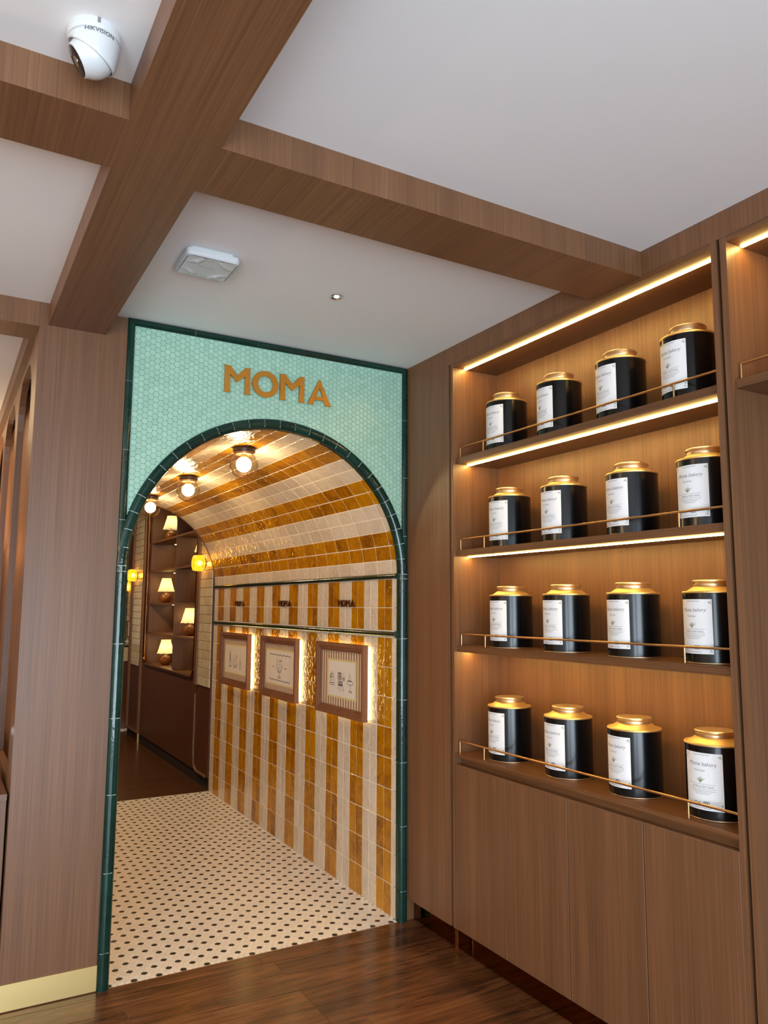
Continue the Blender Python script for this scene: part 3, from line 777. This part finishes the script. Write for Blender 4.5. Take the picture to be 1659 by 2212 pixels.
# ------------------------------------------------------------------ ceiling fittings
sc = thing('security_camera', 'white dome security camera on the ceiling beside the wooden beam', 'security camera', (-.4195, -1.693, H))
MB().lathe([(.0, 0), (.0545, 0), (.056, -.003), (.056, -.017), (.0535, -.0215), (.0, -.0215)], 48).build('mount_ring', 'white_plastic', sc, smooth=40)
me_ = MB().lathe([(.0535, -.0215), (.0535, -.030), (.0525, -.044), (.0500, -.060), (.0465, -.074), (.0400, -.088)], 56, close=False).mesh('shell', 'white_plastic')
bm = bmesh.new(); bm.from_mesh(me_)
left = Vector((-.87, .49, 0)); nn = (left*.52+Vector((.0, .0, -.85))).normalized()
bmesh.ops.bisect_plane(bm, geom=bm.verts[:]+bm.edges[:]+bm.faces[:], plane_co=Vector((0, 0, -.060)), plane_no=nn, clear_outer=True)
bm.to_mesh(me_); bm.free()
me_.polygons.foreach_set('use_smooth', [True]*len(me_.polygons))
sh_ = link('shell', me_, sc); md = sh_.modifiers.new('wall', 'SOLIDIFY'); md.thickness = .0022; md.offset = -1
# eyeball turned to the left with its dark glass face
dirv = Vector((-.75, .16, -.50)).normalized(); q = dirv.to_track_quat('Z', 'Y').to_matrix().to_4x4()
eb = MB().lathe([(.0475*math.cos(math.radians(a)), .0475*math.sin(math.radians(a))) for a in range(-84, 37, 6)]+[(.0355, .0345), (.0335, .0360), (.0, .0360)], 44)
eye = eb.build('eyeball', 'white_plastic', sc, smooth=50)
eye.matrix_basis = Matrix.Translation((-.002, .001, -.052)) @ q
le = MB().lathe([(.0, .0361), (.0325, .0361), (.0325, .0372), (.031, .0378), (.0, .0378)], 36).build('lens_cover', 'lens_black', eye, smooth=40)
MB().lathe([(.006, .0379), (.011, .0379), (.011, .0390), (.006, .0390)], 24).build('lens_ring', 'chrome', eye, smooth=40)
tvs, tfs = text_tris('HIKVISION', .0135)
q = MB()
for a, b in tvs:
    th = a/.0545; q.v.append((.0546*math.sin(th), -.0546*math.cos(th), b))
q.f = list(tfs); q.m = [0]*len(tfs)
tx = q.build('lettering', 'dark_print', sh_, recalc=False); tx.location = (0, 0, -.0325); tx.rotation_euler = (0, 0, math.radians(4)); tx.scale = (1, 1, 1)
MB().box(-.003, .003, -.0575, -.054, -.012, -.001).build('screw_notch', 'print_grey', sc)
# wireless access point
ap = thing('access_point', 'square white wireless access point on the ceiling near the arch', 'access point', (.124, -.737, H))
def rsq(hw, hh, r, n=6): return rrect(-hw, hw, -hh, hh, r, n)
mb = MB()
for i, (hw, z) in enumerate(((.088, 0), (.088, -.010))): pass
mb.prism([rsq(.078, .074, .014)], XY, -.012, 0).build('mount_plate', 'white_plastic', ap)
lay = [(.0950, .0905, -.0125), (.0955, .091, -.016), (.0955, .091, -.029), (.0935, .089, -.034), (.089, .0845, -.0365)]
mb = MB(); Lr = 0
for hw, hh, z in lay:
    r_ = rsq(hw, hh, .018); Lr = len(r_); mb.v += [(a, b, z) for a, b in r_]
for i in range(len(lay)-1):
    for k in range(Lr): mb.f.append((i*Lr+k, i*Lr+(k+1) % Lr, (i+1)*Lr+(k+1) % Lr, (i+1)*Lr+k)); mb.m.append(0)
mb.f.append(tuple(range(Lr))); mb.m.append(0)
# moulded face with four raised lips
N = 26; b0 = len(mb.v)
def face_z(u, v_):
    z = -.0368
    for ang in (45, 135, 225, 315):
        c_, s_ = math.cos(math.radians(ang)), math.sin(math.radians(ang))
        a = u*c_+v_*s_; b = -u*s_+v_*c_
        d = math.hypot(a-.135, b)-.075
        if d < 0: z -= .0075*math.exp(-((d+.004)/.010)**2)*max(0, 1-abs(b)/.05)
    return z
for i in range(N+1):
    for j in range(N+1):
        u, v_ = (-1+2*i/N), (-1+2*j/N); mb.v.append((u*.087, v_*.0825, face_z(u*.087, v_*.0825)))
for i in range(N):
    for j in range(N): mb.f.append((b0+i*(N+1)+j, b0+(i+1)*(N+1)+j, b0+(i+1)*(N+1)+j+1, b0+i*(N+1)+j+1)); mb.m.append(0)
mb.build('housing', 'white_plastic', ap, smooth=50)
mb = MB(); fz = lambda u, v_, d: (u, v_, -.0372)
for (u0, u1, v_) in ((-.006, .006, -.062), (-.03, -.004, -.006), (.004, .022, -.006), (-.045, -.014, .066), (-.004, .03, .068)): stroke(mb, [(u0, v_), (u1, v_)], .0018, fz)
mb.build('markings', 'print_grey', ap, recalc=False)
dl = thing('downlight', 'small recessed downlight in the ceiling in front of the arch', 'downlight', (.676, -.672, H))
MB().lathe([(.019, -.0005), (.024, -.0005), (.0255, -.003), (.024, -.005), (.019, -.003), (.0165, -.001)], 32, close=False).build('bezel', 'chrome', dl, smooth=60)
MB().lathe([(.0, -.0016), (.0165, -.0016), (.0165, -.0004), (.0, -.0004)], 24).build('reflector', 'chrome', dl)
MB().lathe([(.0, -.0045), (.009, -.0045), (.009, -.0017), (.0, -.0017)], 20).build('bulb', 'spot_bulb', dl)
sp = bpy.data.lights.new('downlight_beam', 'SPOT'); sp.energy = 14; sp.color = (1, .84, .62); sp.spot_size = math.radians(75); sp.spot_blend = .6; sp.shadow_soft_size = .015
so = bpy.data.objects.new('downlight_beam', sp); COL.objects.link(so); so.parent = dl; so.location = (0, 0, -.012)

# ------------------------------------------------------------------ far room seen through the passage
XF = 1.37; YE = 6.22; Y0 = L+.013
MB().box(-1.6, 2.6, Y0, 6.75, -.08, 0).build('floor_far', 'far_plank', kind='structure')
MB().box(-1.6, 2.6, Y0, 6.95, 2.78, 2.86).build('ceiling_far', 'plaster', kind='structure')
nich = rrect(3.50, 5.44, .868, 2.66, .13)
fwl = MB().prism([[(Y0, .10), (YE, .10), (YE, 2.78), (Y0, 2.78)], nich[::-1]], YZ, XF, XF+.03)
fwl.box(XF, XF+.5, YE, YE+.02, .1, 2.78)
fwl = fwl.build('wall_far_right', 'dark_wood', kind='structure')
MB().box(XF+.012, XF+.03, Y0, YE, 0, .10).build('kick_board', 'groove', fwl)
MB().box(-1.6, -1.55, Y0, 6.75, 0, 2.78).build('wall_far_left', 'dark_wood', kind='structure')
MB().box(-1.6, -.001, L+.0125, L+.06, 0, 2.78).build('wall_far_front', 'dark_wood', kind='structure')
nk = MB().tube([(XF-.004, u, v_) for u, v_ in nich], .017, 8, closed=True).build('niche_surround', 'bronze', fwl, smooth=60)
fs = thing('wall_shelving', 'open wood wall niche with shelves of glowing table lamps beyond the passage', 'shelving', (XF, 4.4, 0))
def fb(mb, x0, x1, y0, y1, z0, z1): return mb.box(x0-XF, x1-XF, y0-4.4, y1-4.4, z0, z1)
ND = 1.67
fb(MB(), ND, ND+.015, 3.45, 5.50, .85, 2.70).build('back_panel', 'wood', fs)
fb(MB(), XF+.031, ND, 5.442, 5.46, .85, 2.70).build('side_panel', 'wood', fs)
fb(MB(), XF+.031, ND, 3.48, 3.498, .85, 2.70).build('side_panel', 'wood', fs)
fb(MB(), XF+.031, ND, 3.498, 5.442, .852, .866).build('bottom_panel', 'wood_h', fs)
fb(MB(), XF+.031, ND, 3.498, 5.442, 2.66, 2.675).build('top_panel', 'wood_h', fs)
fb(MB(), XF+.031, ND, 4.38, 4.40, .866, 2.66).build('divider', 'wood', fs)
FZ = [1.208, 1.530, 1.885, 2.206]
for z in FZ:
    for a, b in ((3.498, 4.3795), (4.4005, 5.442)):
        s_ = fb(MB(), XF+.031, ND, a, b, z-.02, z).build('shelf', 'wood_h', fs)
        fb(MB(), ND-.03, ND-.02, a+.15, b-.06, z-.0225, z-.0203).build('led_strip', 'bulb_lamp', s_)
def make_lamp():
    t_ = thing('table_lamp', 'x', 'lamp', group='table lamps in the wall niche')
    MB().lathe([(.0, 0), (.030, 0), (.036, .003), (.050, .018), (.0605, .040), (.0615, .056), (.055, .078), (.040, .094), (.026, .101), (.018, .108), (.016, .118), (.0, .118)], 32).build('pot', 'lamp_pot', t_, smooth=60)
    MB().lathe([(.0, .118), (.010, .118), (.010, .165), (.0, .165)], 12).build('stem', 'brass', t_)
    mb = MB(); n = 48
    for i in range(n):
        a = 2*PI*i/n; sc_ = .005*abs(math.sin(4*a)); k = 1+.04*abs(math.cos(4*a))
        for j in range(7):
            f_ = j/6; r = (.088*(1-f_)**1.25+.050*(1-(1-f_)**1.25))*(k if j < 5 else 1); mb.v.append((r*math.cos(a), r*math.sin(a), .122+(sc_ if j == 0 else 0)+f_*.148))
    for i in range(n):
        for j in range(6): mb.f.append((i*7+j, ((i+1) % n)*7+j, ((i+1) % n)*7+j+1, i*7+j+1)); mb.m.append(0)
    s_ = mb.build('lamp_shade', 'shade', t_, smooth=180)
    for k in range(8):
        a = 2*PI*k/8+.2; MB().tube([(.0895*math.cos(a), .0895*math.sin(a), .126), (.067*math.cos(a), .067*math.sin(a), .19), (.052*math.cos(a), .052*math.sin(a), .268)], .0011, 5).build('shade_rib', 'art_yellow', s_)
    MB().lathe([(.02*math.sin(math.radians(a)), .19+.02*math.cos(math.radians(a))) for a in range(0, 181, 20)], 14).build('bulb', 'bulb_lamp', t_, smooth=180)
    return t_
lm = make_lamp(); first = True
for (y, z, lab) in ((4.25, 1.208, 'glowing lamp with brown round base in the right-hand niche column, fully visible'), (5.22, 1.530, 'glowing lamp in the left niche column, between the two lamps above and below'), (5.14, .866, 'lowest glowing lamp, at the bottom left of the wall niche'), (5.10, 2.206, 'topmost glowing lamp, at the upper left of the wall niche'), (3.86, 1.885, 'lamp mostly hidden by the right edge of the wall niche')):
    c = lm if first else copy_tree(lm); first = False; c.location = (1.525, y, z+.0003); c['label'] = lab
# white brick tile strips either side of the niche
def subway(y0, y1):
    MB().box(XF-.004, XF-.0002, y0, y1, .82, 2.775).build('grout', 'grout_dark', fwl)
    r = 0; z = .822; th = .0757
    while z < 2.72:
        y = y0-(.075 if r % 2 else .0)
        while y < y1-.004:
            a, b = max(y, y0), min(y+.15, y1)
            if b-a > .012: MB().cham(XF-.0115, XF-.0041, a+.0014, b-.0014, z+.0014, z+th-.0014, .0035, 'x', -1).build('brick_tile', 'subway', fwl)
            y += .15
        z += th; r += 1
subway(Y0+.004, 3.385); subway(5.60, 6.085)
for y, z0 in ((3.425, .82), (5.555, .10), (6.145, .10)):
    MB().tube([(XF-.006, y, z0), (XF-.006, y, 2.775)], .024, 10).build('half_round_post', 'wood', fwl, smooth=60)
MB().tube([(XF-.006, 5.555, 0), (XF-.006, 5.555, .0995)], .017, 10).build('brass_foot', 'brass_plate', fwl, smooth=60)
def molding(pts): MB().tube(pts, .012, 8).build('panel_molding', 'wood', fwl, smooth=60)
def corner(yc, zc_, r): return [(XF-.003, yc+r*math.cos(math.radians(a)), zc_+r*math.sin(math.radians(a))) for a in range(0, -91, -15)]
molding([(XF-.003, 3.45, .74)]+corner(3.45-.12, .22, .12)+[(XF-.003, 3.10, .10)])
molding([(XF-.003, 6.19, .74)]+corner(6.19-.12, .22, .12)+[(XF-.003, 5.60, .10)])
# amber sconces
sc0 = thing('wall_sconce', 'glowing amber glass sconce on the white brick strip right of the niche', 'sconce', (XF-.0118, 3.27, 1.87), group='amber sconces by the niche')
MB().lathe([(.0, 0), (.045, 0), (.045, -.012), (.0, -.012)], 28, ax='x').build('backplate', 'brass', sc0, smooth=40)
MB().lathe([(.060, -.0125), (.0695, -.022), (.0705, -.05), (.0695, -.082), (.060, -.098), (.045, -.1), (.0, -.1)], 36, ax='x', close=False).build('glass_drum', 'amber_glass', sc0, smooth=60)
MB().lathe([(.062, -.094), (.066, -.092), (.066, -.098), (.062, -.1)], 36, ax='x', close=False).build('rim', 'amber_glass', sc0, smooth=60)
MB().lathe([(.024*math.sin(math.radians(a)), -.045+.024*math.cos(math.radians(a))) for a in range(0, 181, 20)], 16, ax='x').build('bulb', 'bulb_small', sc0, smooth=180)
c = copy_tree(sc0); c.location = (XF-.0118, 5.93, 1.85); c['label'] = 'glowing amber glass sconce on the white brick strip left of the niche'
# end wall of the far room
we = MB().box(-1.6, 2.6, 6.75, 6.95, 0, 2.78).build('wall_far_back', 'dark_wood', kind='structure')
mb = MB().box(.9, 2.4, 6.735, 6.7495, 1.0, 1.90).build('grout', 'grout_dark', we)
z = 1.0; r = 0
while z < 1.89:
    y = .9-(.075 if r % 2 else 0)
    while y < 2.1:
        a = max(y, .9); b = y+.15
        if b-a > .02: MB().cham(a+.0014, b-.0014, 6.728, 6.7345, z+.0014, z+.0743, .003, 'y', -1).build('brick_tile', 'subway', we)
        y += .15
    z += .0757; r += 1
MB().box(.9, 2.4, 6.70, 6.749, 2.39, 2.60).build('cornice', 'subway', we)
MB().box(.9, 2.4, 6.68, 6.7, 2.46, 2.52).build('cornice_bead', 'subway', we)
MB().box(1.40, 1.417, 6.71, 6.7275, 1.0, 1.9).build('upright', 'dark_wood', we)
bq = thing('banquette', 'pale cushioned bench back against the far brick wall', 'bench', (1.7, 6.66, 0))
MB().prism([rrect(-.5, .5, .82, .985, .03)], XZ, -.03, .035).build('bench_back', 'marble', bq)
MB().box(-.5, .5, -.03, .06, 0, .82).build('bench_base', 'dark_wood', bq)
MB().box(-.6, .5, -.02, .02, 1.055, 1.075).build('top_rail', 'subway', bq)
pf2 = thing('picture_frame', 'tiny dark picture in a pale frame on the far brick wall', 'picture', (1.53, 6.727, 1.21))
MB().prism([[(-.10, -.105), (.10, -.105), (.10, .105), (-.10, .105)], [(-.085, -.09), (.085, -.09), (.085, .09), (-.085, .09)]], XZ, -.02, 0).build('frame', 'frame_wood', pf2)
MB().prism([[(-.084, -.089), (.084, -.089), (.084, .089), (-.084, .089)], [(-.062, -.07), (.062, -.07), (.062, .07), (-.062, .07)]], XZ, -.012, 0).build('mat', 'art_paper', pf2)
MB().box(-.0615, .0615, -.008, 0, -.0695, .0695).build('print', 'lens_black', pf2)
wf = MB().prism([[(1.452, 1.36), (2.0, 1.36), (2.0, 1.86), (1.452, 1.86)], [(1.475, 1.385), (1.975, 1.385), (1.975, 1.835), (1.475, 1.835)]], XZ, 6.70, 6.727).build('window_2', 'subway', kind='structure')
MB().box(1.476, 1.974, 6.715, 6.72, 1.386, 1.834).build('pane', 'art_yellow', wf)
s3 = thing('wall_sconce', 'tiny amber candle lamp on the far wall at the end of the room', 'sconce', (1.42, 6.71, 1.68))
MB().lathe([(.0, 0), (.012, 0), (.02, .03), (.022, .06), (.014, .1), (.0, .13)], 16).build('flame_glass', 'amber_glass', s3, smooth=60)
MB().lathe([(.0, .02), (.008, .03), (.008, .08), (.0, .09)], 10).build('bulb', 'bulb_small', s3, smooth=60)
MB().box(-.006, .006, -.006, .0165, -.02, 0).build('bracket', 'brass', s3)
# strip of hexagon floor at the end of the far room
fe = MB().box(.9, 2.3, 6.45, 6.70, .0005, .002).build('floor_far_end', 'grout_floor', kind='structure')
mb = MB()
for r in range(12):
    for q in range(60):
        x = .92+.025*(q+(.5 if r % 2 else 0)); y = 6.465+.0209*r
        if x < 2.28 and y < 6.69: mb.prism([hp], lambda u, v_, d: (u+x, v_+y, d), .002, .0045, 1 if (r % 4 == 0 and q % 4 == 0) or (r % 4 == 2 and q % 4 == 2) else 0)
mb.build('hex_tile_field', ['hex_white', 'hex_black'], fe, kind='stuff')

# ------------------------------------------------------------------ rest of the shop behind the camera
MB().box(XL-.1, XL, YF, 3.04, 0, H).build('wall_left', 'plaster', kind='structure')
fo = MB().prism([[(XL, 0), (1.72, 0), (1.72, H), (XL, H)], [(-1.45, .08), (.55, .08), (.55, 2.5), (-1.45, 2.5)], [(-3.4, .08), (-1.7, .08), (-1.7, 2.5), (-3.4, 2.5)]], XZ, YF-.1, YF).build('wall_front', 'plaster', kind='structure')
for nm, (x0, x1) in (('window_1', (-1.45, .55)), ('window_3_added', (-3.4, -1.7))):  # the second, left-hand window is added to bring more daylight to the ceiling
    wn = MB()
    for (a, b, c_, d) in ((x0, x1, .08, .13), (x0, x1, 2.45, 2.5), (x0, x0+.05, .13, 2.45), (x1-.05, x1, .13, 2.45)): wn.box(a, b, YF-.07, YF-.02, c_, d)
    wn = wn.build(nm, 'bronze', kind='structure')
    MB().box(x0+.05, x1-.05, YF-.05, YF-.044, .13, 2.45).build('pane', 'pane_glass', wn)
# unseen warm uplighters, added to brighten the left and far ceiling bays
def added_uplight(label, loc, ny, power):
    t_ = thing('added_wall_uplight', label, 'added wall lamp', loc)
    MB().lathe([(.0, -.05), (.03, -.05), (.06, .0), (.075, .06), (.071, .06), (.056, .0), (.028, -.044), (.0, -.044)], 28).build('bowl', 'brass', t_, smooth=50)
    MB().box(-.082 if ny == 'x' else -.015, .0 if ny == 'x' else .015, -.015 if ny == 'x' else 0, .015 if ny == 'x' else .082, -.03, -.01).build('bracket', 'brass', t_)
    l = bpy.data.lights.new('added_uplight_lamp', 'AREA'); l.shape = 'DISK'; l.size = .1; l.energy = power; l.color = (1, .72, .42)
    o = bpy.data.objects.new('added_uplight_lamp', l); COL.objects.link(o); o.parent = t_; o.location = (0, 0, .045); o.rotation_euler = (PI, 0, 0)
added_uplight('added unseen brass uplighter on the left wall nearest the recess', (XL+.082, -.7, 1.75), 'x', 85)
added_uplight('added unseen brass uplighter on the left wall nearest the shop window', (XL+.082, -2.6, 1.75), 'x', 16)
added_uplight('added unseen brass uplighter on the end wall of the left recess', (-.75, 2.917, 1.72), 'y', 26)
# unseen lamps added on the ceilings to light the recess and far room
def added_ceiling_lamp(name, label, x, y, z, power, col, r=.10):
    t_ = thing(name, label, 'ceiling light', (x, y, z))
    MB().lathe([(.0, 0), (r, 0), (r+.008, -.006), (r+.008, -.02), (r, -.024)], 32, close=False).build('rim', 'brass', t_, smooth=40)
    MB().lathe([(.0, -.018), (r-.001, -.018), (r-.001, -.0215), (.0, -.0215)], 32).build('diffuser', 'paper', t_)
    l = bpy.data.lights.new(name+'_light', 'AREA'); l.shape = 'DISK'; l.size = r*2; l.energy = power; l.color = col
    o = bpy.data.objects.new(name+'_light', l); COL.objects.link(o); o.parent = t_; o.location = (0, 0, -.026)
added_ceiling_lamp('added_ceiling_lamp', 'added unseen round brass rimmed lamp on the ceiling of the left recess', -1.2, 1.5, H, 22, (1, .74, .42))
added_ceiling_lamp('added_ceiling_lamp', 'added unseen round brass rimmed lamp on the ceiling of the far room', .2, 4.7, 2.78, 40, (1, .74, .42))
